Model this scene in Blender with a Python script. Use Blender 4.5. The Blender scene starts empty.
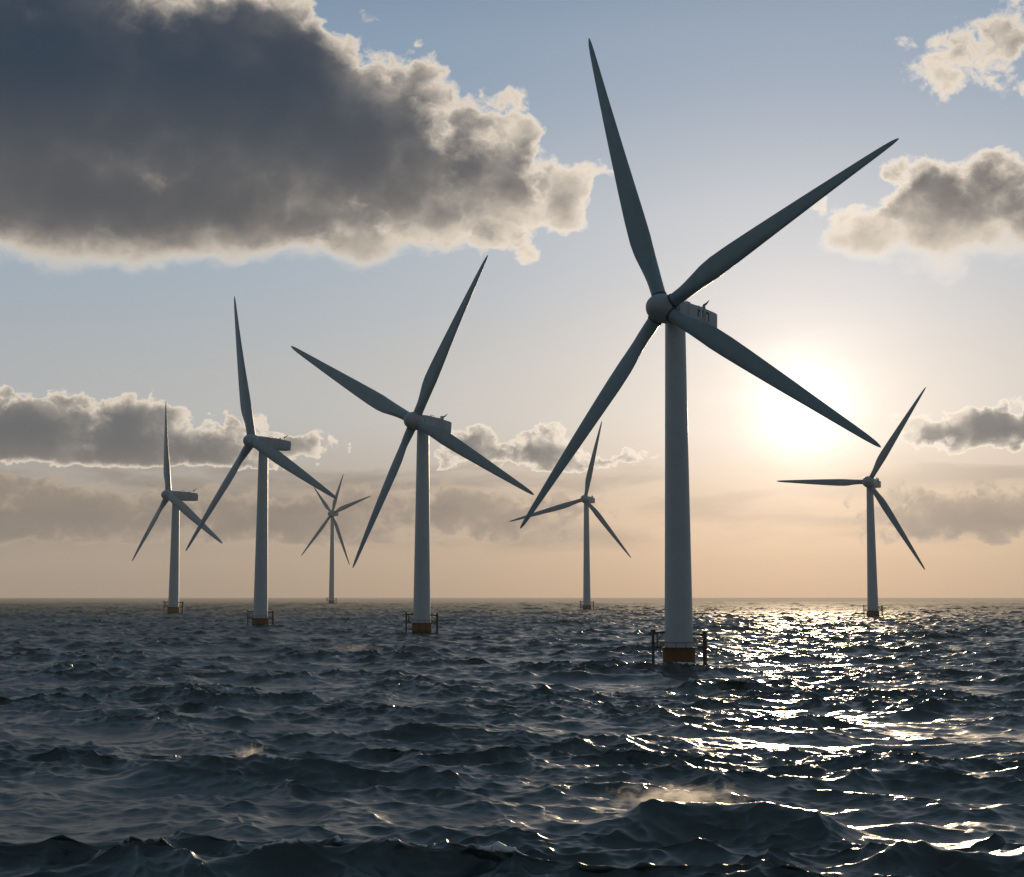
import bpy, bmesh, math, random
import numpy as np
from mathutils import Vector, Matrix

SC = bpy.context.scene
COL = SC.collection
R = math.radians

# ------------------------------------------------------------------ camera
W, H, F = 1024, 877, 1500.0
CAM_H = 13.0
HORIZON_Y = 596.3
PITCH = math.atan((HORIZON_Y - H / 2) / F)
cam_d = bpy.data.cameras.new("camera")
cam = bpy.data.objects.new("camera", cam_d)
COL.objects.link(cam)
cam.location = (0, 0, CAM_H)
cam.rotation_euler = (math.pi / 2 + PITCH, 0, 0)
cam_d.sensor_fit = 'HORIZONTAL'
cam_d.sensor_width = 36.0
cam_d.lens = 36.0 * F / W
cam_d.clip_start = 0.5
cam_d.clip_end = 60000
SC.camera = cam


def ray(px, py):
    """direction (unnormalised) seen at a pixel of the reference frame"""
    x, y, z = (px - W / 2) / F, (H / 2 - py) / F, 1.0
    c, s = math.cos(PITCH), math.sin(PITCH)
    return Vector((x, z * c - y * s, z * s + y * c))


def azel(px, py):
    d = ray(px, py).normalized()
    return math.degrees(math.atan2(d.x, d.y)), math.degrees(math.asin(d.z))


# ------------------------------------------------------------------ sun, sky, exposure
SUN_AZ, SUN_EL = azel(803, 412)
SUN_DIR = Vector((math.sin(R(SUN_AZ)) * math.cos(R(SUN_EL)), math.cos(R(SUN_AZ)) * math.cos(R(SUN_EL)), math.sin(R(SUN_EL))))
sun_d = bpy.data.lights.new("sun", 'SUN')
sun_d.energy = 3.7
sun_d.angle = R(0.5)
sun_d.color = (1.0, 0.74, 0.47)
sun = bpy.data.objects.new("sun", sun_d)
COL.objects.link(sun)
sun.rotation_euler = SUN_DIR.to_track_quat('Z', 'Y').to_euler()

SC.view_settings.view_transform = 'Standard'
SC.view_settings.look = 'None'
SC.view_settings.gamma = 1.0
SC.view_settings.use_curve_mapping = False
SC.view_settings.exposure = 0.0
SC.cycles.use_denoising = True
SC.cycles.max_bounces = 6
SC.cycles.volume_bounces = 0
SC.cycles.sample_clamp_indirect = 6.0
SC.cycles.use_adaptive_sampling = False

world = bpy.data.worlds.new("World")
SC.world = world
world.use_nodes = True
NT = world.node_tree
NT.nodes.clear()
SKY_STRENGTH = 0.10


class E:
    """a small expression wrapper round math nodes"""
    nt = NT

    def __init__(self, s):
        self.s = s

    @staticmethod
    def put(inp, v):
        if isinstance(v, E):
            E.nt.links.new(v.s, inp)
        elif isinstance(v, bpy.types.NodeSocket):
            E.nt.links.new(v, inp)
        else:
            inp.default_value = v

    @staticmethod
    def m(op, a, b=None, c=None, clamp=False):
        n = E.nt.nodes.new('ShaderNodeMath')
        n.operation = op
        n.use_clamp = clamp
        E.put(n.inputs[0], a)
        if b is not None:
            E.put(n.inputs[1], b)
        if c is not None:
            E.put(n.inputs[2], c)
        return E(n.outputs[0])

    def __add__(s, o): return E.m('ADD', s, o)
    __radd__ = __add__
    def __sub__(s, o): return E.m('SUBTRACT', s, o)
    def __rsub__(s, o): return E.m('SUBTRACT', o, s)
    def __mul__(s, o): return E.m('MULTIPLY', s, o)
    __rmul__ = __mul__
    def __truediv__(s, o): return E.m('DIVIDE', s, o)
    def __neg__(s): return E.m('MULTIPLY', s, -1.0)


def sstep(e, a, b):
    n = E.nt.nodes.new('ShaderNodeMapRange')
    n.interpolation_type = 'SMOOTHSTEP'
    E.put(n.inputs['Value'], e)
    n.inputs['From Min'].default_value = a
    n.inputs['From Max'].default_value = b
    return E(n.outputs[0])


def lerp(e, a, b, x, y):
    n = E.nt.nodes.new('ShaderNodeMapRange')
    n.clamp = True
    E.put(n.inputs['Value'], e)
    for k, v in zip(('From Min', 'From Max', 'To Min', 'To Max'), (a, b, x, y)):
        n.inputs[k].default_value = v
    return E(n.outputs[0])


def vop(op, a, b=None):
    n = E.nt.nodes.new('ShaderNodeVectorMath')
    n.operation = op
    E.put(n.inputs[0], a)
    if b is not None:
        E.put(n.inputs[3] if op == 'SCALE' else n.inputs[1], b)
    return n.outputs['Value'] if op in ('DOT_PRODUCT', 'LENGTH') else n.outputs[0]


def comb(x, y, z):
    n = E.nt.nodes.new('ShaderNodeCombineXYZ')
    for i, v in zip(n.inputs, (x, y, z)):
        E.put(i, v)
    return n.outputs[0]


def noise(vec, scale, detail, rough=0.5, dist=0.0, color=False):
    n = E.nt.nodes.new('ShaderNodeTexNoise')
    E.put(n.inputs['Vector'], vec)
    n.inputs['Scale'].default_value = scale
    n.inputs['Detail'].default_value = detail
    n.inputs['Roughness'].default_value = rough
    n.inputs['Distortion'].default_value = dist
    return n.outputs['Color'] if color else E(n.outputs['Fac'])


def mixc(f, a, b):
    n = E.nt.nodes.new('ShaderNodeMix')
    n.data_type = 'RGBA'
    n.clamp_factor = True
    E.put(n.inputs[0], f)
    for i, v in ((6, a), (7, b)):
        if isinstance(v, tuple):
            n.inputs[i].default_value = (*v, 1)
        else:
            E.put(n.inputs[i], v)
    return n.outputs[2]


def ramp(e, stops):
    n = E.nt.nodes.new('ShaderNodeValToRGB')
    r = n.color_ramp
    r.interpolation = 'EASE'
    while len(r.elements) < len(stops):
        r.elements.new(0.5)
    for el, (p, c) in zip(r.elements, stops):
        el.position = p
        el.color = (*c, 1)
    E.put(n.inputs[0], e)
    return n.outputs[0]


def srgb(r, g, b):
    f = lambda v: (v / 255 / 12.92) if v / 255 <= 0.04045 else ((v / 255 + 0.055) / 1.055) ** 2.4
    return (f(r), f(g), f(b))


tc = NT.nodes.new('ShaderNodeTexCoord')
DIR = vop('NORMALIZE', tc.outputs['Generated'])
sep = NT.nodes.new('ShaderNodeSeparateXYZ')
NT.links.new(DIR, sep.inputs[0])
dx, dy, dz = (E(sep.outputs[i]) for i in range(3))
AZ = E.m('ARCTAN2', dx, dy) * (180 / math.pi)
EL = E.m('ARCSINE', dz) * (180 / math.pi)
cosang = E(vop('DOT_PRODUCT', DIR, tuple(SUN_DIR)))
SUNANG = E.m('ARCCOSINE', E.m('MINIMUM', cosang, 0.999999)) * (180 / math.pi)

# Nishita sky
sky = NT.nodes.new('ShaderNodeTexSky')
sky.sky_type = 'NISHITA'
sky.sun_disc = False
sky.sun_elevation = R(SUN_EL)
sky.sun_rotation = R(SUN_AZ)
sky.air_density = 1.0
sky.dust_density = 1.5
sky.ozone_density = 1.2

# ---- clouds: soft ellipses in degrees of azimuth / elevation, broken up by fractal noise
P3 = vop('MULTIPLY', DIR, (57.3, 57.3, 70.0))     # about one unit per degree


def cloud_field(az, el, blobs):
    out = None
    for (px, py, rx, ry, w) in blobs:
        a0, e0 = azel(px, py)
        k = 26.3
        u = (az - a0) * (k / rx)
        v = (el - e0) * (k / ry)
        d = E.m('SQRT', u * u + v * v)
        e = (1.0 - d) * w
        out = e if out is None else E.m('SMOOTH_MAX', out, e, 0.15)
    return out


warp = noise(P3, 0.30, 2, 0.5, color=True)
warp = vop('SCALE', vop('SUBTRACT', warp, (0.5, 0.5, 0.5)), 3.0)
sw = NT.nodes.new('ShaderNodeSeparateXYZ')
NT.links.new(warp, sw.inputs[0])
az_w = AZ + E(sw.outputs[0])
el_w = EL + E(sw.outputs[2]) * 0.7
warp2 = vop('SCALE', vop('SUBTRACT', noise(P3, 1.1, 4, 0.55, color=True), (0.5, 0.5, 0.5)), 0.9)
PW = vop('ADD', P3, warp2)


def billow(vec, scale, detail=4):
    n = E.nt.nodes.new('ShaderNodeTexVoronoi')
    n.feature = 'F1'
    n.inputs['Scale'].default_value = scale
    n.inputs['Detail'].default_value = detail
    n.inputs['Roughness'].default_value = 0.48
    n.inputs['Lacunarity'].default_value = 2.2
    n.normalize = True
    E.put(n.inputs['Vector'], vec)
    return 0.42 - E(n.outputs['Distance'])


def fine(vec):
    return (noise(vec, 0.5, 9, 0.58) - 0.5) * 1.1 + billow(vec, 0.55) * 0.75


HEAVY = [(50, 92, 290, 165, 1.0), (225, 105, 170, 135, 1.0), (330, 135, 130, 115, 0.9), (-80, 120, 260, 150, 1.0),
         (405, 165, 110, 105, 0.6), (495, 180, 80, 84, 0.46), (560, 195, 56, 62, 0.36), (130, 205, 330, 72, 0.75), (330, 222, 150, 58, 0.55)]
RIGHT = [(965, 214, 110, 66, 0.52), (1040, 212, 80, 72, 0.55), (880, 228, 85, 46, 0.36)]
TOPR = [(1015, 56, 90, 50, 0.20), (965, 54, 50, 44, 0.12)]
MID = [(35, 446, 80, 52, 0.85), (140, 446, 80, 55, 0.9), (215, 452, 90, 40, 0.55), (-60, 440, 120, 62, 0.9), (300, 448, 50, 20, 0.34)]
RMID = [(985, 430, 70, 24, 0.7), (925, 432, 50, 16, 0.5), (1050, 430, 60, 28, 0.7)]
PUFF = [(545, 448, 40, 28, 0.5), (480, 455, 60, 20, 0.4), (600, 456, 60, 14, 0.3)]
LOW = [(60, 520, 230, 44, 0.5), (280, 520, 200, 40, 0.46), (480, 515, 150, 38, 0.36), (960, 515, 130, 44, 0.40)]

# unit step on the sky towards the sun
tv = vop('NORMALIZE', comb(SUN_AZ - AZ, 0.0, SUN_EL - EL))
st_sep = NT.nodes.new('ShaderNodeSeparateXYZ')
NT.links.new(tv, st_sep.inputs[0])
tu, tw_ = E(st_sep.outputs[0]), E(st_sep.outputs[2])
bmask = sstep(dy * -1.0, -0.75, 0.1) * sstep(EL, -2.0, 6.0)
back = bmask * (noise(P3, 0.05, 3, 0.55) * 1.4 - 0.45) - (1.0 - bmask) * 1.5  # unseen cloud bank added behind the viewer to dim light on the turbines


soft = sstep(EL * -1.0, -azel(0, 195)[1], -azel(0, 262)[1]) * (1.0 - sstep(AZ, -5.0, 1.0) + sstep(AZ, 9.0, 11.0))


def density(step_big, step_small, detail):
    """cloud density here (step 0) or a step nearer the sun"""
    def at(step):
        if step == 0:
            return az_w, el_w, EL, PW
        off = vop('SCALE', tv, step)
        return az_w + tu * step, el_w + tw_ * step, EL + tw_ * step, vop('ADD', PW, off)
    a_, e_, el_, pw_ = at(step_big)
    f1 = E.m('MAXIMUM', cloud_field(a_, e_, HEAVY + RIGHT + TOPR), back)
    f1 = f1 + E.m('MINIMUM', f1, 0.0) * 1.0
    n1 = (noise(pw_, 0.40, detail, 0.54) - 0.5) * 0.95 + billow(pw_, 0.48, min(4, detail / 2)) * 1.15 - 0.04
    a_, e_, el_, pw_ = at(step_small)
    f2 = cloud_field(a_, e_, RMID + PUFF + MID)
    flat = (el_ - azel(0, 466)[1]) * 1.2          # flat base of the lower bank
    f2 = E.m('MINIMUM', f2, flat)
    f3 = E.m('MINIMUM', cloud_field(a_, e_, LOW), (el_ - azel(0, 546)[1]) * 0.9)
    f2 = f2 + E.m('MINIMUM', f2, 0.0) * 1.2
    f3 = f3 + E.m('MINIMUM', f3, 0.0) * 1.5
    ps = vop('SCALE', pw_, 2.1)
    n2 = (noise(ps, 0.42, detail - 1, 0.56) - 0.5) * 1.1 + billow(ps, 0.55, min(3, detail / 2)) * 0.8
    return (E.m('MAXIMUM', f1 + n1 * (0.75 - soft * 0.38) - 0.12, 0.0), E.m('MAXIMUM', f2 + n2 * 0.74 - 0.14, 0.0), E.m('MAXIMUM', f3 + n2 * 0.58 - 0.12, 0.0))


T1, T2, T3 = density(0, 0, 9)
S1, S2, S3 = density(2.0, 0.7, 4)


def light(t, sh, k1, k2):
    """sunlight that gets through: straight on through thin cloud, or from the side facing the sun"""
    return E.m('MAXIMUM', E.m('EXPONENT', E.m('POWER', t * k2, 1.5) * -1.0), E.m('EXPONENT', sh * -k1) * E.m('EXPONENT', t * -3.0) * 0.95)


a1, a2 = sstep(T1 / (0.10 + soft * 0.18), 0.0, 1.0), sstep(T2, 0.0, 0.08)
alpha = 1.0 - (1.0 - a1) * (1.0 - a2)
alpha3 = sstep(T3, 0.0, 0.13)
wgt = a1 / (a1 + a2 + 0.0001)
lit = light(T1, S1, 4.5, 6.0 - soft * 3.0) * wgt + light(T2, S2, 5.0, 7.0) * (1.0 - wgt)
lit3 = light(T3, S3, 7.0, 8.0)

# faint streaks near the horizon
PS = vop('MULTIPLY', DIR, (57.3 * 0.28, 57.3 * 0.28, 57.3 * 1.5))
st = noise(PS, 0.6, 7, 0.55, 0.4)
band = sstep(EL, 1.0, 2.4) * (1.0 - sstep(EL, 4.2, 6.6))
sunside = lerp(SUNANG, 2.0, 12.0, 0.3, 1.0)
strat = sstep(st * 1.0 + band * 0.22, 0.60, 0.84) * band * sunside

# ---- colours of the air
g_in = E.m('EXPONENT', E.m('POWER', SUNANG, 1.5) * -0.75) * 0.75
g_mid = E.m('EXPONENT', SUNANG * -0.42) * 0.50
g_out = E.m('EXPONENT', SUNANG * -0.10) * 0.46
glow = g_in + g_mid + g_out
ELN = EL / 24.0
K = 1.0 / SKY_STRENGTH
air = ramp(ELN, [(0.0, srgb(130, 119, 109)), (0.12, srgb(148, 140, 132)), (0.3, srgb(165, 170, 173)),
                 (0.55, srgb(147, 164, 179)), (0.85, srgb(115, 142, 168)), (1.0, srgb(98, 127, 156))])
skyc = vop('SCALE', sky.outputs[0], 0.6)
base = mixc(0.93, skyc, vop('SCALE', air, K * 1.09))
low = vop('ADD', (1.05, 0.90, 0.78), vop('SCALE', (-0.05, 0.10, 0.22), sstep(EL, 0.0, 6.0)))
gl = vop('SCALE', vop('ADD', vop('SCALE', comb(1.0, 0.93, 0.83), g_in + g_mid * (0.35 + st * 1.1)), vop('SCALE', comb(1.0, 0.79, 0.67), g_out)), K)
clear = vop('ADD', base, vop('MULTIPLY', gl, low))

near_sun = E.m('EXPONENT', SUNANG * -0.09)
edge_c = vop('SCALE', comb(1.0, 0.865, 0.71), (0.92 + near_sun * 0.6) * K)
core_c = ramp(ELN, [(0.0, srgb(160, 138, 124)), (0.16, srgb(120, 114, 110)), (0.26, srgb(92, 97, 102)), (0.42, srgb(95, 93, 95)), (0.6, srgb(74, 79, 86)), (0.82, srgb(36, 56, 75)), (1.0, srgb(28, 50, 74))])
core_c = vop('SCALE', core_c, K)
core_c = vop('ADD', core_c, vop('SCALE', comb(1.0, 0.8, 0.6), glow * K * 0.3))
cl_c = mixc(lit, core_c, edge_c)
st_c = vop('SCALE', comb(*srgb(120, 112, 107)), K)
st_c = vop('ADD', st_c, vop('SCALE', comb(1.0, 0.8, 0.6), glow * K * 0.55))
low_edge = vop('SCALE', comb(*srgb(192, 172, 150)), (1.08 + near_sun * 0.8) * K)
low_c = mixc(lit3 * 0.9, st_c, low_edge)
c1 = mixc(strat * 0.6, clear, st_c)
c1 = mixc(alpha3 * 0.85, c1, low_c)
c2 = mixc(alpha * sstep(EL, 0.3, 3.0), c1, cl_c)
# the far side of the sky, away from the sun, is dusky
dusk = lerp(dy, -0.5, 0.75, 0.48, 1.0)
rear = sstep(dy * -1.0, -0.7, 0.2)
c3 = vop('SCALE', c2, dusk)
c3 = mixc(rear, c3, vop('MULTIPLY', c3, (0.78, 1.02, 1.20)))
# cloud cover added overhead, out of view, to darken and tone the sea's reflections
added_veil = sstep(EL, 23.0, 42.0) * (0.55 + noise(P3, 0.06, 4, 0.55) * 0.5)
c3 = mixc(added_veil, c3, vop('SCALE', comb(*srgb(88, 106, 118)), K))
bg = NT.nodes.new('ShaderNodeBackground')
bg.inputs['Strength'].default_value = SKY_STRENGTH
NT.links.new(c3, bg.inputs['Color'])
wo = NT.nodes.new('ShaderNodeOutputWorld')
NT.links.new(bg.outputs[0], wo.inputs['Surface'])
world.cycles.sampling_method = 'MANUAL'
world.cycles.sample_map_resolution = 512

# ------------------------------------------------------------------ materials
def new_mat(name):
    m = bpy.data.materials.new(name)
    m.use_nodes = True
    E.nt = m.node_tree
    return m, m.node_tree.nodes['Principled BSDF']


def paint(name, col, rough=0.45, var=0.12, dirt=0.25, dirt_col=(0.12, 0.10, 0.08)):
    m, b = new_mat(name)
    t = E.nt.nodes.new('ShaderNodeTexCoord').outputs['Object']
    n1 = noise(t, 0.35, 5, 0.6)
    n2 = noise(vop('MULTIPLY', t, (2.0, 2.0, 0.12)), 1.2, 6, 0.6)     # vertical runs
    lo = tuple(c * (1 - var) for c in col)
    hi = tuple(min(1, c * (1 + var)) for c in col)
    c = mixc(sstep(n1, 0.3, 0.7), lo, hi)
    c = mixc(sstep(n2, 0.55, 0.8) * dirt, c, dirt_col)
    E.put(b.inputs['Base Color'], c)
    E.put(b.inputs['Roughness'], lerp(n1, 0.3, 0.7, rough - 0.08, rough + 0.1))
    return m


M_TOWER = paint('tower_paint', (0.45, 0.49, 0.52), 0.45, 0.05, 0.16)
M_BLADE = paint('blade_gelcoat', (0.24, 0.32, 0.36), 0.4, 0.08, 0.12)
M_NAC = paint('nacelle_shell', (0.36, 0.39, 0.41), 0.45, 0.1, 0.3)
M_YEL = paint('yellow_marine_paint', (0.17, 0.08, 0.014), 0.55, 0.2, 0.7, (0.05, 0.03, 0.018))
def wet_paint():
    m = M_YEL
    nt = m.node_tree
    E.nt = nt
    b = nt.nodes['Principled BSDF']
    old = b.inputs['Base Color'].links[0].from_socket
    t = nt.nodes.new('ShaderNodeTexCoord').outputs['Object']
    sp_ = nt.nodes.new('ShaderNodeSeparateXYZ')
    nt.links.new(t, sp_.inputs[0])
    edge = E(sp_.outputs[2]) + (noise(vop('MULTIPLY', t, (1.0, 1.0, 0.4)), 1.3, 6, 0.65) - 0.5) * 2.6
    E.put(b.inputs['Base Color'], mixc(1.0 - sstep(edge, 0.9, 2.0), old, (0.022, 0.024, 0.016)))   # weed and wet line


wet_paint()
M_STEEL = paint('weathered_dark_steel', (0.05, 0.045, 0.04), 0.6, 0.2, 0.5, (0.09, 0.045, 0.025))
M_MARK = paint('dark_blue_marking', (0.03, 0.05, 0.09), 0.5)
M_PALE = paint('pale_marking', (0.62, 0.64, 0.64), 0.5)
M_ROOT = paint('dark_root_seal', (0.08, 0.085, 0.09), 0.6)


def sea_material():
    m, b = new_mat('sea_water')
    nt = E.nt
    geo = nt.nodes.new('ShaderNodeNewGeometry').outputs['Position']
    def attr(name):
        a = nt.nodes.new('ShaderNodeAttribute')
        a.attribute_name = name
        return E(a.outputs['Fac'])
    foam_a = attr('foam')
    far = attr('far')          # 0 near .. 1 where the small waves fall below the mesh
    r1 = noise(vop('MULTIPLY', geo, (1.0, 1.6, 1.0)), 1.3, 6, 0.62, 0.3)
    r2 = noise(vop('MULTIPLY', geo, (0.8, 1.5, 1.0)), 0.22, 5, 0.6, 0.4)
    slick = sstep(noise(vop('MULTIPLY', geo, (0.03, 0.07, 0.0)), 1.0, 4, 0.55, 0.8), 0.36, 0.66)   # gusts roughen some patches
    hgt = r1 * (0.035 + slick * 0.085) + r2 * 0.55 * far
    bp = nt.nodes.new('ShaderNodeBump')
    bp.inputs['Strength'].default_value = 1.0
    bp.inputs['Distance'].default_value = 1.0
    E.put(bp.inputs['Height'], hgt)
    # foam: lace broken up by noise, and thin wind-drawn films of old foam
    fn = noise(geo, 1.1, 8, 0.65, 0.8)
    fm = sstep(foam_a * 1.0 + (fn - 0.5) * 1.5, 0.50, 0.86)
    film_n = noise(vop('MULTIPLY', geo, (0.55, 1.0, 1.0)), 0.45, 9, 0.7, 1.6)
    film = sstep(film_n, 0.52, 0.80) * 0.42 * sstep(noise(geo, 0.045, 3, 0.5), 0.38, 0.62)
    cover = E.m('MAXIMUM', fm, film)
    deep = mixc(sstep(r2, 0.35, 0.65), (0.006, 0.025, 0.029), (0.012, 0.038, 0.042))
    E.put(b.inputs['Base Color'], mixc(cover, deep, (0.60, 0.62, 0.62)))
    rough = attr('rough')
    E.put(b.inputs['Roughness'], E.m('MAXIMUM', rough, fm * 0.75))
    b.inputs['IOR'].default_value = 1.55
    E.put(b.inputs['Normal'], bp.outputs[0])
    return m


# ------------------------------------------------------------------ sea
WAVE_DIR = R(70)           # mean travel direction, mostly along the view


def ocean_tile(N, L, lmin, lmax, seed, rot, rms, spread=1.6, slope=4.0, chop=1.0):
    rng = np.random.default_rng(seed)
    k1 = 2 * np.pi * np.fft.fftfreq(N, L / N)
    KX, KY = np.meshgrid(k1, k1, indexing='xy')
    K = np.hypot(KX, KY)
    K[0, 0] = 1
    th = np.arctan2(KY, KX) - (WAVE_DIR - rot)
    Dd = np.abs(np.cos(th)) ** spread + 0.10
    S = K ** (-slope) * Dd
    kmin, kmax = 2 * np.pi / lmax, 2 * np.pi / lmin
    win = 1 / (1 + (kmin / K) ** 8) / (1 + (K / kmax) ** 8)
    S = S * win
    S[0, 0] = 0
    h = (rng.normal(size=(N, N)) + 1j * rng.normal(size=(N, N))) * np.sqrt(S)
    f = lambda q: np.fft.ifft2(q).real
    Z = f(h)
    s = rms / Z.std()
    ux, uy = KX / K, KY / K
    X, Y = f(1j * ux * h) * s * chop, f(1j * uy * h) * s * chop
    jxx, jyy, jxy = f(-ux * KX * h) * s * chop, f(-uy * KY * h) * s * chop, f(-ux * KY * h) * s * chop
    J = (1 + jxx) * (1 + jyy) - jxy ** 2
    return dict(L=L, N=N, rot=rot, f=[X, Y, Z * s, J])


def sample(t, x, y):
    c, s = math.cos(t['rot']), math.sin(t['rot'])
    u = (x * c + y * s) / t['L'] * t['N']
    v = (-x * s + y * c) / t['L'] * t['N']
    iu, iv = np.floor(u).astype(np.int64), np.floor(v).astype(np.int64)
    fu, fv = (u - iu).astype(np.float32), (v - iv).astype(np.float32)
    N = t['N']
    i0, i1, j0, j1 = iu % N, (iu + 1) % N, iv % N, (iv + 1) % N
    o = []
    for a in t['f']:
        o.append((a[j0, i0] * (1 - fu) + a[j0, i1] * fu) * (1 - fv) + (a[j1, i0] * (1 - fu) + a[j1, i1] * fu) * fv)
    X, Y, Z, J = o
    return X * c - Y * s, X * s + Y * c, Z, J


def ground(px, py, z=0.0):
    d = ray(px, py)
    t = (z - CAM_H) / d.z
    return d.x * t, d.y * t


# crests that stand out in the foreground: pixel of the crest foot, height, length along the crest, thickness, crest turn
CRESTS = [(715, 828, 3.1, 9.5, 3.6, -4), (470, 835, 0.7, 8.0, 2.4, 10), (255, 775, 2.0, 10.0, 3.4, 3),
          (110, 850, 1.4, 5.5, 2.2, -8), (285, 872, 1.3, 6.0, 2.2, 10), (920, 868, 1.9, 6.5, 2.0, 22),
          (415, 735, 1.2, 9.0, 2.6, 4), (900, 742, 1.2, 6.0, 2.4, -3), (880, 822, 0.9, 5.0, 1.8, 8), (560, 676, 1.3, 7.0, 2.6, 2),
          (120, 715, 1.3, 10.0, 3.2, 3), (940, 780, 1.2, 8.0, 2.4, 6)]


def build_sea():
    az_in = np.linspace(R(-25), R(25), 1250)
    az_out = np.linspace(R(25), R(335), 150)[1:-1]
    az = np.concatenate([az_in, az_out])
    r = [0.6]
    while r[-1] < 13500:
        q = r[-1]
        k = 0.09 if q < 30 else 0.0030 if q < 60 else 0.0022 if q < 200 else 0.0026 if q < 900 else 0.0036 if q < 3000 else 0.02
        r.append(q * (1 + k))
    r = np.array(r)
    nr, na = len(r), len(az)
    A, RR = np.meshgrid(az, r)
    x, y = (RR * np.sin(A)).ravel(), (RR * np.cos(A)).ravel()
    rr = RR.ravel()
    outw = (np.abs(np.where(A > math.pi, A - 2 * math.pi, A)) > R(25.01)).ravel()
    tiles = [
        (ocean_tile(1024, 433.0, 11, 62, 3, R(0), 0.40, 2.2, 3.6, 1.45), 2600, 9000, 30.0),
        (ocean_tile(512, 131.0, 3.4, 11, 8, R(23), 0.24, 1.2, 3.6, 1.5), 700, 3000, 6.0),
        (ocean_tile(512, 41.0, 0.7, 3.4, 5, R(-31), 0.072, 0.8, 3.5, 1.25), 160, 800, 1.5),
    ]
    X, Y, Z = x.copy(), y.copy(), np.zeros_like(x)
    foam = np.zeros_like(x)
    gust = None
    fold = np.zeros_like(x)
    for i, (t, r0, r1, coarse) in enumerate(tiles):
        dX, dY, dZ, J = sample(t, x, y)
        w = np.clip((r1 - rr) / (r1 - r0), 0, 1)
        w = np.where(outw, w * np.clip(1 - rr * R(2.0) / coarse, 0, 1), w)
        w = np.where(rr < 30, w * (rr / 30) ** 2, w)
        if i == 0:
            gust = dZ
        if i == 1:
            w = w * np.clip(0.92 + 0.32 * gust / 0.42, 0.4, 1.6)
        if i == 2:
            w = w * np.clip(0.92 + 0.38 * gust / 0.42, 0.45, 1.7)
        X += dX * w
        Y += dY * w
        Z += dZ * w
        if i < 2:
            fold = fold + (1 - J) * w * (1.0 if i == 0 else 0.7)
    sel = (rr > 60) & (rr < 600) & ~outw
    p0, p1 = np.percentile(fold[sel], [98.6, 99.8])
    foam = np.clip((fold - p0) / (p1 - p0), 0, 1) * 0.85
    # the standing-out crests, leaning over a little to the lee
    for (px, py, h, ln, th, tw) in CRESTS:
        cx, cy = ground(px, py)
        a = R(tw)
        u = (x - cx) * math.cos(a) + (y - cy) * math.sin(a)
        v = -(x - cx) * math.sin(a) + (y - cy) * math.cos(a)
        v = v + 0.8 * np.sin(u / 3.1 + cx) + 0.012 * u * u * 2
        v = v + 0.5 * np.sin(u / 1.35 + cy)
        g = np.exp(-np.abs(u / ln) ** 1.35) * (1 + 0.10 * np.sin(u / 1.7 + cx) + 0.06 * np.sin(u / 0.8 + cy))
        prof = np.exp(-np.abs(v / th) ** 1.5) - 0.33 * np.exp(-(v / (2.6 * th)) ** 2)
        Z += h * g * prof
        lean = -0.45 * h * g * np.exp(-(v / th) ** 2)
        Y += lean
        foam += 0.75 * g * g * np.exp(-((v - 0.1) / (0.2 * th)) ** 2)
    far = np.clip((rr - 120) / 1300, 0, 1)
    for (px, py, w_px) in ((677, 671.5, 28.5), (422.5, 634.5, 17.5), (262, 627, 14.5), (175, 614, 10.5), (870.5, 617, 10.8), (586.5, 610, 7.5), (332.5, 604, 5.4)):
        cx, cy = ground(px, py)                      # wash round the turbine feet
        rb = w_px * cy / F / 2 * 1.13
        dd = np.hypot(x - cx, (y - cy)) - rb
        foam += 0.75 * np.exp(-np.clip(dd, 0, None) / (0.45 * rb)) * (dd > -rb)
    rough = np.interp(rr, [0, 120, 300, 700, 1500, 4000, 14000], [0.31, 0.31, 0.31, 0.42, 0.75, 0.95, 1.0])
    co = np.stack([X, Y, Z], 1).astype(np.float32)
    idx = np.arange(nr * na).reshape(nr, na)
    nx = np.roll(idx, -1, axis=1)
    q = np.stack([idx[:-1], nx[:-1], nx[1:], idx[1:]], -1)[..., ::-1].reshape(-1, 4)
    # middle fan closes the sheet under the viewer
    co = np.vstack([co, [[0, 0, 0]]]).astype(np.float32)
    c = nr * na
    fan = np.stack([idx[0], np.full(na, c), nx[0]], 1)[:, ::-1]
    me = bpy.data.meshes.new('sea')
    nv, nq, nt_ = len(co), len(q), len(fan)
    me.vertices.add(nv)
    me.vertices.foreach_set('co', co.ravel())
    loops = np.concatenate([q.ravel(), fan.ravel()]).astype(np.int32)
    me.loops.add(len(loops))
    me.loops.foreach_set('vertex_index', loops)
    me.polygons.add(nq + nt_)
    st_ = np.concatenate([np.arange(nq) * 4, nq * 4 + np.arange(nt_) * 3]).astype(np.int32)
    me.polygons.foreach_set('loop_start', st_)
    me.polygons.foreach_set('use_smooth', np.ones(nq + nt_, dtype=bool))
    me.update(calc_edges=True)
    for nm, arr in (('foam', np.append(np.clip(foam, 0, 1), 0)), ('far', np.append(far, 0)), ('rough', np.append(rough, 0.19))):
        at = me.attributes.new(nm, 'FLOAT', 'POINT')
        at.data.foreach_set('value', arr.astype(np.float32))
    o = bpy.data.objects.new('sea', me)
    COL.objects.link(o)
    me.materials.append(sea_material())
    o['kind'] = 'structure'
    o['label'] = 'dark choppy sea with a path of sun glitter'
    return o


build_sea()

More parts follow.
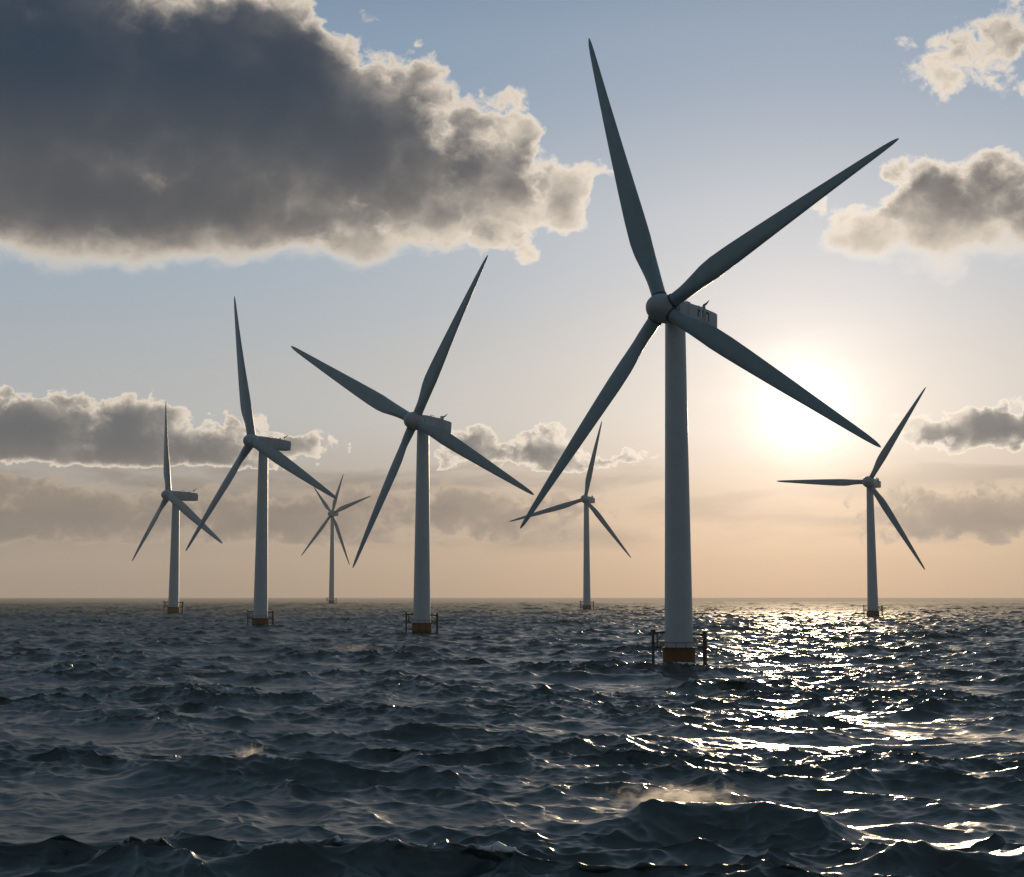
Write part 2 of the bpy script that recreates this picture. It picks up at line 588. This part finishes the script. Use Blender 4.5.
# ------------------------------------------------------------------ mesh helpers
def link(name, bm, mat, parent=None, smooth=True, matrix=None):
    me = bpy.data.meshes.new(name)
    bmesh.ops.recalc_face_normals(bm, faces=bm.faces)
    bm.to_mesh(me)
    bm.free()
    me.materials.append(mat)
    if smooth:
        for p in me.polygons:
            p.use_smooth = True
        me.set_sharp_from_angle(angle=R(38))
    o = bpy.data.objects.new(name, me)
    COL.objects.link(o)
    if parent is not None:
        o.parent = parent
    if matrix is not None:
        o.matrix_local = matrix
    return o


def lathe(bm, prof, n=40, m=Matrix()):
    """prof: list of (radius, z) turned round z"""
    rings = []
    for (r_, z) in prof:
        if r_ < 1e-4:
            rings.append([bm.verts.new(m @ Vector((0, 0, z)))])
        else:
            rings.append([bm.verts.new(m @ Vector((r_ * math.cos(2 * math.pi * i / n), r_ * math.sin(2 * math.pi * i / n), z))) for i in range(n)])
    for a, b in zip(rings, rings[1:]):
        for i in range(n):
            j = (i + 1) % n
            if len(a) == 1 and len(b) == 1:
                continue
            if len(a) == 1:
                bm.faces.new((a[0], b[j], b[i]))
            elif len(b) == 1:
                bm.faces.new((a[i], a[j], b[0]))
            else:
                bm.faces.new((a[i], a[j], b[j], b[i]))
    return bm


def tube(bm, pts, r_, n=10):
    pts = [Vector(p) for p in pts]
    rings = []
    for i, p in enumerate(pts):
        t = (pts[min(i + 1, len(pts) - 1)] - pts[max(i - 1, 0)]).normalized()
        a = t.orthogonal().normalized() if i == 0 else (a - t * a.dot(t)).normalized()
        b = t.cross(a)
        rr_ = r_[i] if isinstance(r_, (list, tuple)) else r_
        rings.append([bm.verts.new(p + (a * math.cos(2 * math.pi * k / n) + b * math.sin(2 * math.pi * k / n)) * rr_) for k in range(n)])
    for A_, B_ in zip(rings, rings[1:]):
        for k in range(n):
            bm.faces.new((A_[k], A_[(k + 1) % n], B_[(k + 1) % n], B_[k]))
    bm.faces.new(rings[0][::-1])
    bm.faces.new(rings[-1])
    return bm


def box(bm, x0, x1, y0, y1, z0, z1, bevel=0.0):
    b2 = bmesh.new()
    bmesh.ops.create_cube(b2, size=1.0, matrix=Matrix.Translation(((x0 + x1) / 2, (y0 + y1) / 2, (z0 + z1) / 2)) @ Matrix.Diagonal((x1 - x0, y1 - y0, z1 - z0, 1)))
    if bevel:
        bmesh.ops.bevel(b2, geom=b2.edges[:], offset=bevel, segments=3, affect='EDGES', profile=0.6)
    tmp = bpy.data.meshes.new('tmp')
    b2.to_mesh(tmp)
    b2.free()
    bm.from_mesh(tmp)
    bpy.data.meshes.remove(tmp)
    return bm


def loft(bm, rings):
    vs = [[bm.verts.new(p) for p in r_] for r_ in rings]
    n = len(vs[0])
    for a, b in zip(vs, vs[1:]):
        for i in range(n):
            j = (i + 1) % n
            bm.faces.new((a[i], a[j], b[j], b[i]))
    bm.faces.new(vs[0][::-1])
    bm.faces.new(vs[-1])
    return bm


def blade_mesh(length, s, root_r):
    """span along +z, chord along x, thickness along y (y+ = downwind); s = size factor"""
    st_ = [(0.00, 2.7, 1.0, 0), (0.03, 2.7, 1.0, 0), (0.07, 2.85, 0.85, 12), (0.12, 3.35, 0.55, 16), (0.17, 3.95, 0.38, 15), (0.22, 4.3, 0.30, 13),
           (0.30, 4.2, 0.26, 10), (0.40, 3.8, 0.23, 8), (0.5, 3.35, 0.21, 6), (0.6, 2.9, 0.2, 4), (0.7, 2.4, 0.19, 3), (0.8, 1.9, 0.18, 2),
           (0.88, 1.5, 0.17, 1), (0.94, 1.15, 0.17, 0), (0.975, 0.82, 0.18, 0), (0.993, 0.45, 0.2, 0), (1.0, 0.12, 0.3, 0)]
    rings = []
    n = 28
    # resample stations smoothly
    ts = np.array([q[0] for q in st_])
    tt = np.unique(np.concatenate([ts, np.linspace(0, 1, 33)]))
    ch = np.interp(tt, ts, [q[1] for q in st_])
    th = np.interp(tt, ts, [q[2] for q in st_])
    tw = np.interp(tt, ts, [q[3] for q in st_])
    for t, c, k, w in zip(tt, ch, th, tw):
        c = c * s
        a = R(w)
        blend = min(1, max(0, (t - 0.03) / 0.16))
        blend = blend * blend * (3 - 2 * blend)
        ring = []
        for i in range(n):
            f = 2 * math.pi * i / n
            x_ = 0.5 * math.cos(f)
            circ = 0.5 * math.sin(f)
            u = 0.5 - x_             # 0 leading edge .. 1 trailing edge
            foil = 5 * (0.2969 * math.sqrt(max(u, 0)) - 0.126 * u - 0.3516 * u * u + 0.2843 * u ** 3 - 0.1015 * u ** 4) * math.copysign(1, math.sin(f)) * 1.0
            yy = (circ * (1 - blend) + foil * blend) * k * c if blend < 1 else foil * k * c
            xx = (x_ - 0.12 * blend) * c
            px_ = xx * math.cos(a) - yy * math.sin(a)
            py_ = xx * math.sin(a) + yy * math.cos(a)
            bend = -0.03 * length * t * (1 - t)           # slight bow upwind
            ring.append(Vector((px_, py_ + bend, root_r + (length - root_r) * t)))
        rings.append(ring)
    return loft(bmesh.new(), rings)


GROUP = 'offshore wind turbines standing in the sea'


def turbine(label, tower_px, base_y, hub_px, tips, yaw, tilt, tower_w, detail=2, nac_len=1.0, nac_h=1.35, hub_k=1.2, fin=0.35, chord=1.12, foot=3.7):
    """tower_px: image x of tower foot; hub_px: hub centre; tips: blade tips as seen; tower_w: (foot, top) widths in pixels"""
    X0, Y0 = ground(tower_px, base_y)
    mpp = Y0 / F                                    # metres per pixel at that distance
    n = Vector((-math.sin(R(yaw)) * math.cos(R(tilt)), -math.cos(R(yaw)) * math.cos(R(tilt)), math.sin(R(tilt))))
    over = max(0.35, abs(hub_px[0] - tower_px)) * mpp / math.sin(R(yaw))
    # hub centre: on the pixel's ray, ahead of the tower by the overhang
    dirh = ray(*hub_px)
    yh = Y0 + n.y * over
    C = Vector((0, 0, CAM_H)) + dirh * (yh / dirh.y)
    top = C - n * over                              # where the shaft line meets the tower axis
    X0 = top.x
    s = tower_w[1] * mpp / 3.87                     # size against the nearest turbine (3.87 m at the tower top)
    root = bpy.data.objects.new('wind_turbine', None)
    COL.objects.link(root)
    root.location = (X0, Y0, 0)
    root['label'] = label
    root['category'] = 'wind turbine'
    root['group'] = GROUP
    O = Vector((X0, Y0, 0))
    rf, rt = tower_w[0] * mpp / 2, tower_w[1] * mpp / 2
    ztop = top.z - 1.6 * s * nac_h
    zf = foot * s                                    # top of the yellow foundation
    # tower, with faint flange rings between its sections
    prof = []
    for k in range(0, 25):
        t = k / 24
        z = zf + (ztop - zf) * t
        prof.append((rf + (rt - rf) * t ** 0.92, z))
    tower = link('tower', lathe(bmesh.new(), [(0, zf)] + prof + [(0, ztop)], 48), M_TOWER, root)
    for t in (0.34, 0.68):
        z = zf + (ztop - zf) * t
        rr_ = rf + (rt - rf) * t ** 0.92
        link('flange', lathe(bmesh.new(), [(rr_ - 0.05, z - 0.09 * s), (rr_ + 0.035 * s, z - 0.08 * s), (rr_ + 0.035 * s, z + 0.08 * s), (rr_ - 0.05, z + 0.09 * s)], 48), M_TOWER, tower)
    # foundation
    r2 = rf * 1.13
    fd = link('foundation', lathe(bmesh.new(), [(0, -9), (r2, -9), (r2, zf - 0.35 * s), (r2 * 1.01, zf - 0.3 * s), (r2 * 1.01, zf), (0, zf)], 48), M_YEL, root)
    if detail >= 1:
        rp = rf * 1.85
        # platform: arms and a thin walkway ring
        bm = bmesh.new()
        lathe(bm, [(r2 * 1.01, zf - 0.1 * s), (r2 * 1.01 + 0.55 * s, zf - 0.1 * s), (r2 * 1.01 + 0.55 * s, zf + 0.04 * s), (r2 * 1.01, zf + 0.04 * s)], 40)
        link('walkway', bm, M_STEEL, fd)
        rr_ = r2 * 1.01 + 0.5 * s
        ring = [(rr_ * math.cos(2 * math.pi * k / 32), rr_ * math.sin(2 * math.pi * k / 32), zf + 0.95 * s) for k in range(33)]
        link('handrail', tube(bmesh.new(), ring, 0.065 * s, 6), M_STEEL, fd)
        for k in range(12):
            a = 2 * math.pi * (k + 0.5) / 12
            link('stanchion', tube(bmesh.new(), [(rr_ * math.cos(a), rr_ * math.sin(a), zf), (rr_ * math.cos(a), rr_ * math.sin(a), zf + 0.95 * s)], 0.06 * s, 5), M_STEEL, fd)
        for side in (-1, 1):
            pw = 0.40 * s if side > 0 else 0.28 * s
            xs = side * (rf + 2.15 * s)
            lt = (foot + 2.9) * s if side < 0 else (foot + 2.6) * s
            bm = bmesh.new()
            tube(bm, [(xs, 0, -5), (xs, 0, lt)], pw, 12)
            post = link('landing_post', bm, M_STEEL, root)
            if side < 0:
                bm = bmesh.new()
                tube(bm, [(xs + 0.75 * s, -0.5 * s, zf - 0.2 * s), (xs + 0.75 * s, -0.5 * s, lt)], 0.13 * s, 8)
                link('ladder_rail', bm, M_STEEL, post)
            for p0, p1, rad in (((xs, 0, zf), (side * (r2 - 0.1), 0, zf), 0.19), ((xs, 0, lt - 0.3 * s), (side * rf * 0.9, 0, lt - 0.1 * s), 0.2),
                                ((xs, 0, 0.3 * s), (side * (r2 - 0.1), 0, 0.3 * s), 0.16), ((xs, 0, zf), (side * rf * 1.05, 0.2 * s, lt - 0.2 * s), 0.07)):
                link('bracket', tube(bmesh.new(), [p0, p1], rad * s, 8), M_STEEL, post)
            link('navigation_light', box(bmesh.new(), xs - 0.42 * s, xs + 0.42 * s, -0.4 * s, 0.4 * s, lt - 0.05 * s, lt + 0.42 * s, 0.08 * s), M_STEEL, post)
            link('junction_box', box(bmesh.new(), xs - 0.75 * s, xs - 0.38 * s, -0.2 * s, 0.2 * s, lt - 0.55 * s, lt - 0.12 * s, 0.05 * s), M_STEEL, post)
    # nacelle frame: local -y = upwind along n, z up
    yax = -n
    xax = yax.cross(Vector((0, 0, 1))).normalized()
    zax = xax.cross(yax)
    fr = Matrix((xax, yax, zax)).transposed().to_4x4()
    fr.translation = top - O
    nac_back = 12.0 * s * nac_len
    nac_front = -max(over - 1.2 * s, 0.6 * s)
    w_, h_ = 1.85 * s * nac_h, 1.75 * s * nac_h

    def sect(yy, k, kz=1.0, drop=0.0, e=0.24):
        pts = []
        for i in range(32):
            f = 2 * math.pi * i / 32
            cx, cz = math.cos(f), math.sin(f)
            pts.append(Vector((math.copysign(abs(cx) ** e, cx) * w_ * k, yy, math.copysign(abs(cz) ** e, cz) * h_ * kz - drop)))
        return pts
    bm = bmesh.new()
    ln = nac_back - nac_front
    loft(bm, [sect(nac_front, 0.8, 0.8, 0, 0.8), sect(nac_front + 0.04 * ln, 0.97, 0.97, 0, 0.5), sect(nac_front + 0.15 * ln, 1.0, 1.0), sect(nac_front + 0.6 * ln, 1.0, 1.0),
              sect(nac_front + 0.93 * ln, 0.95, 0.88, 0), sect(nac_front + 0.985 * ln, 0.92, 0.84, 0), sect(nac_front + ln, 0.84, 0.74, 0)])
    nac = link('nacelle', bm, M_NAC, root, True, fr)
    if detail >= 1:
        # yaw collar between tower and nacelle
        bm = bmesh.new()
        lathe(bm, [(0, ztop - 0.15 * s), (rt * 1.07, ztop - 0.15 * s), (rt * 1.09, ztop + 0.5 * s), (rt * 1.0, ztop + 0.9 * s), (0, ztop + 0.9 * s)], 40)
        link('yaw_collar', bm, M_ROOT, root)
        # cross ribs, cooler fins, hatch rail, wind vane
        for t in (0.30, 0.56):
            yy = nac_front + ln * t
            rg = [[p + Vector((0, o_, 0)) for p in sect(yy, k, k)] for o_, k in ((-0.09 * s, 0.99), (-0.08 * s, 1.03), (0.08 * s, 1.03), (0.09 * s, 0.99))]
            link('shell_rib', loft(bmesh.new(), rg), M_NAC, nac)
        yy = nac_front + ln * 0.66
        for x0, x1 in ((-1.06, -0.6), (0.6, 1.06)):
            link('cooler_fin', box(bmesh.new(), w_ * x0, w_ * x1, yy - 0.2 * s, yy + 0.2 * s, -h_ * 0.5, h_ * (1.0 + fin), 0.05 * s), M_NAC, nac)
        y1 = nac_front + ln * 0.42
        link('hatch_rail', tube(bmesh.new(), [(0.2, y1, h_ * 0.9), (0.2, y1, h_ + 0.8 * s), (0.2, y1 + 1.6 * s, h_ + 0.7 * s), (0.2, y1 + 1.6 * s, h_ * 0.9)], 0.09 * s, 6), M_STEEL, nac)
        yv = nac_front + ln * 0.88
        link('vane_mast', tube(bmesh.new(), [(0, yv, h_ * 0.75), (0.05 * s, yv, h_ + 1.0 * s)], 0.05 * s, 6), M_STEEL, nac)
        link('wind_vane', tube(bmesh.new(), [(0.05 * s, yv - 0.6 * s, h_ + 0.7 * s), (0.05 * s, yv - 0.2 * s, h_ + 1.15 * s), (0.05 * s, yv + 0.6 * s, h_ + 1.6 * s), (0.05 * s, yv + 1.7 * s, h_ + 2.5 * s)], [0.12 * s, 0.26 * s, 0.2 * s, 0.06 * s], 7), M_STEEL, nac)
    # spinner, turned round the shaft (local z = upwind)
    zr = n
    xr = Vector((0, 0, 1)).cross(zr).normalized()
    fm = Matrix((xr, zr.cross(xr), zr)).transposed().to_4x4()
    fm.translation = C - O
    q = 2.45 * s * hub_k
    pr = [(0, -2.0 * s), (q * 0.8, -2.0 * s), (q * 0.86, -1.85 * s), (q * 0.97, -1.0 * s), (q, 0)]
    for k in range(1, 13):
        a = k / 12 * math.pi / 2
        pr.append((q * math.cos(a) if k < 12 else 0, 3.4 * s * hub_k * math.sin(a)))
    sp = link('spinner', lathe(bmesh.new(), pr, 40), M_NAC, root, True, fm)
    link('spinner_seal', lathe(bmesh.new(), [(q * 0.6, -2.35 * s), (q * 0.84, -2.3 * s), (q * 0.84, -1.95 * s), (q * 0.6, -1.95 * s)], 40), M_ROOT, sp)
    # blades lie in the rotor plane
    for tp in tips:
        d = ray(*tp)
        cpos = Vector((0, 0, CAM_H))
        t = (C - cpos).dot(n) / d.dot(n)
        T = cpos + d * t
        L = (T - C).length
        zb = (T - C) / L
        xb = zb.cross(n).normalized()        # chord in the rotor plane
        mb = Matrix((xb, -n, zb)).transposed().to_4x4()
        # right-handed: x × y = z
        if mb.to_3x3().determinant() < 0:
            mb = Matrix((-xb, -n, zb)).transposed().to_4x4()
        mb.translation = C - O
        print('blade', label[:18], round(L / s, 1))
        bl_ = link('blade', blade_mesh(L, s * chord * (0.5 + 0.5 * L / (s * 58)), q * 0.72), M_BLADE, root, True, mb)
        if detail >= 1:
            link('root_collar', lathe(bmesh.new(), [(1.3 * s, q * 0.9), (1.48 * s, q * 0.9), (1.48 * s, q * 1.04), (1.3 * s, q * 1.04)], 28), M_ROOT, bl_)
    root['_n'] = 0
    del root['_n']
    return root, nac, (nac_front, ln, w_, h_, s)


t1, nac1, g1 = turbine('largest and nearest wind turbine, four wide blades, tower in front of the sun glitter', 677, 671.5, (662.5, 308.5),
                       [(589, 38), (899, 138.5), (881, 447.5), (520, 528.5)], 40, 2, (28.5, 20.5), nac_len=1.0, nac_h=1.2, hub_k=1.14, fin=0.05, chord=1.0, foot=4.5)
turbine('second largest wind turbine, four blades, dark amber base, left of the nearest tower', 422.5, 634.5, (414.5, 421),
        [(488, 255), (291, 346), (352.5, 568), (534, 495)], 40, 4, (17.5, 12), nac_len=0.95)
turbine('three-bladed wind turbine with one blade near upright, in front of the grey cloud bank', 262, 627, (252, 441),
        [(234.5, 296), (185.5, 551), (337, 499)], 47, 3, (14.5, 9.2), nac_len=1.05, fin=0.1, chord=1.28)
turbine('small three-bladed wind turbine, leftmost of the farm, nacelle seen nearly side on', 175, 614, (168.5, 495),
        [(166, 401), (132, 561), (222.5, 543.5)], 52, 2, (10.5, 7.2), nac_len=1.0, fin=0.1, chord=1.3)
turbine('tiny distant wind turbine with five thin blades, just left of the second largest', 332.5, 604, (332, 513.5),
        [(314, 487), (343.5, 474), (371, 496), (349.5, 565), (301, 556)], 30, 2, (5.4, 3.6), detail=1, nac_len=0.6, nac_h=1.5, hub_k=1.6)
turbine('distant three-bladed wind turbine seen behind the lower left blade tip of the nearest turbine', 586.5, 610, (585, 499),
        [(602, 421), (509, 521.5), (631, 558)], 26, 2, (7.5, 5), nac_len=1.0, hub_k=1.35, chord=1.0)
turbine('three-bladed wind turbine on the far right, one blade level, right of the sun', 870.5, 617, (868.5, 482),
        [(926, 387), (776.5, 481), (925, 570)], 32, 2, (10.8, 6.6), nac_len=1.15, hub_k=1.4, chord=1.0)

# marks on the side of the nearest nacelle
nf, ln, w_, h_, s = g1


def marks(name, mat, shapes):
    bm = bmesh.new()
    for (y0, y1, z0, z1) in shapes:
        box(bm, w_ * 1.0 - 0.05, w_ * 1.0 + 0.035, y0, y1, z0, z1, 0.02)
    return link(name, bm, mat, nac1, False)


yb = nf + ln * 0.50
marks('lettering', M_MARK, [(yb, yb + 0.35, -0.2, 1.2), (yb + 0.35, yb + 0.9, 0.75, 1.1), (yb + 1.5, yb + 1.8, -0.1, 1.15), (yb + 2.4, yb + 2.7, -0.3, 1.1),
                            (yb + 2.7, yb + 3.4, 0.8, 1.12), (yb + 3.4, yb + 3.75, -0.5, 1.12)])
marks('pale_lettering', M_PALE, [(yb + 1.0, yb + 1.4, -0.3, 0.9), (yb + 2.0, yb + 2.3, -0.3, 1.0), (yb + 2.8, yb + 3.3, -0.5, 0.7)])

# ------------------------------------------------------------------ spray thrown from breaking crests
def spray_material():
    m = bpy.data.materials.new('spray_mist')
    m.use_nodes = True
    nt = m.node_tree
    nt.nodes.clear()
    E.nt = nt
    t = nt.nodes.new('ShaderNodeTexCoord').outputs['Object']
    info = nt.nodes.new('ShaderNodeObjectInfo')
    off = comb(E(info.outputs['Random']) * 40.0, 3.0, 0.0)
    r_ = E(vop('LENGTH', t))
    n1 = noise(vop('ADD', vop('MULTIPLY', t, (1.5, 1.0, 0.8)), off), 2.8, 7, 0.66, 0.8)
    sp_ = nt.nodes.new('ShaderNodeSeparateXYZ')
    nt.links.new(t, sp_.inputs[0])
    d = sstep((1.0 - r_) * 0.75 + (n1 - 0.5) * 3.0 - E(sp_.outputs[2]) * 0.35, 0.25, 1.1)
    pv_ = nt.nodes.new('ShaderNodeVolumePrincipled')
    pv_.inputs['Color'].default_value = (0.97, 0.97, 0.97, 1)
    pv_.inputs['Anisotropy'].default_value = 0.55
    dens = nt.nodes.new('ShaderNodeAttribute')
    dens.attribute_type = 'OBJECT'
    dens.attribute_name = 'mist'
    E.put(pv_.inputs['Density'], d * E(dens.outputs['Fac']))
    o_ = nt.nodes.new('ShaderNodeOutputMaterial')
    nt.links.new(pv_.outputs[0], o_.inputs['Volume'])
    return m


M_SPRAY = spray_material()


def spray(label, px, py, z, wx, wy, wz, mist):
    x, y = ground(px, py, z)
    bm = bmesh.new()
    bmesh.ops.create_icosphere(bm, subdivisions=4, radius=1.0)
    o = link('spray', bm, M_SPRAY)
    o.location = (x, y, z)
    o.scale = (wx, wy, wz)
    o['kind'] = 'stuff'
    o['label'] = label
    o['mist'] = mist
    return o


spray('sunlit spray blown off the big breaking crest below the sun', 680, 794, 1.7, 4.6, 1.0, 1.3, 1.1)
spray('small burst of spray on the crest in the lower left', 252, 755, 1.5, 1.7, 0.6, 1.3, 1.6)
spray('pale spindrift drifting low over the waves left of the amber-based tower', 355, 646, 1.2, 9.0, 2.0, 1.6, 0.09)

# ------------------------------------------------------------------ haze
bm = bmesh.new()
box(bm, -14200, 14200, -14200, 14200, -12, 330)
hm = bpy.data.materials.new('sea_haze')
hm.use_nodes = True
hm.node_tree.nodes.clear()
pv = hm.node_tree.nodes.new('ShaderNodeVolumePrincipled')
pv.inputs['Color'].default_value = (0.92, 0.93, 0.95, 1)
pv.inputs['Density'].default_value = 0.000035
pv.inputs['Anisotropy'].default_value = 0.2
ho = hm.node_tree.nodes.new('ShaderNodeOutputMaterial')
hm.node_tree.links.new(pv.outputs[0], ho.inputs['Volume'])
hz = link('haze', bm, hm, None, False)
hz['kind'] = 'stuff'
hz['label'] = 'thin evening sea haze'
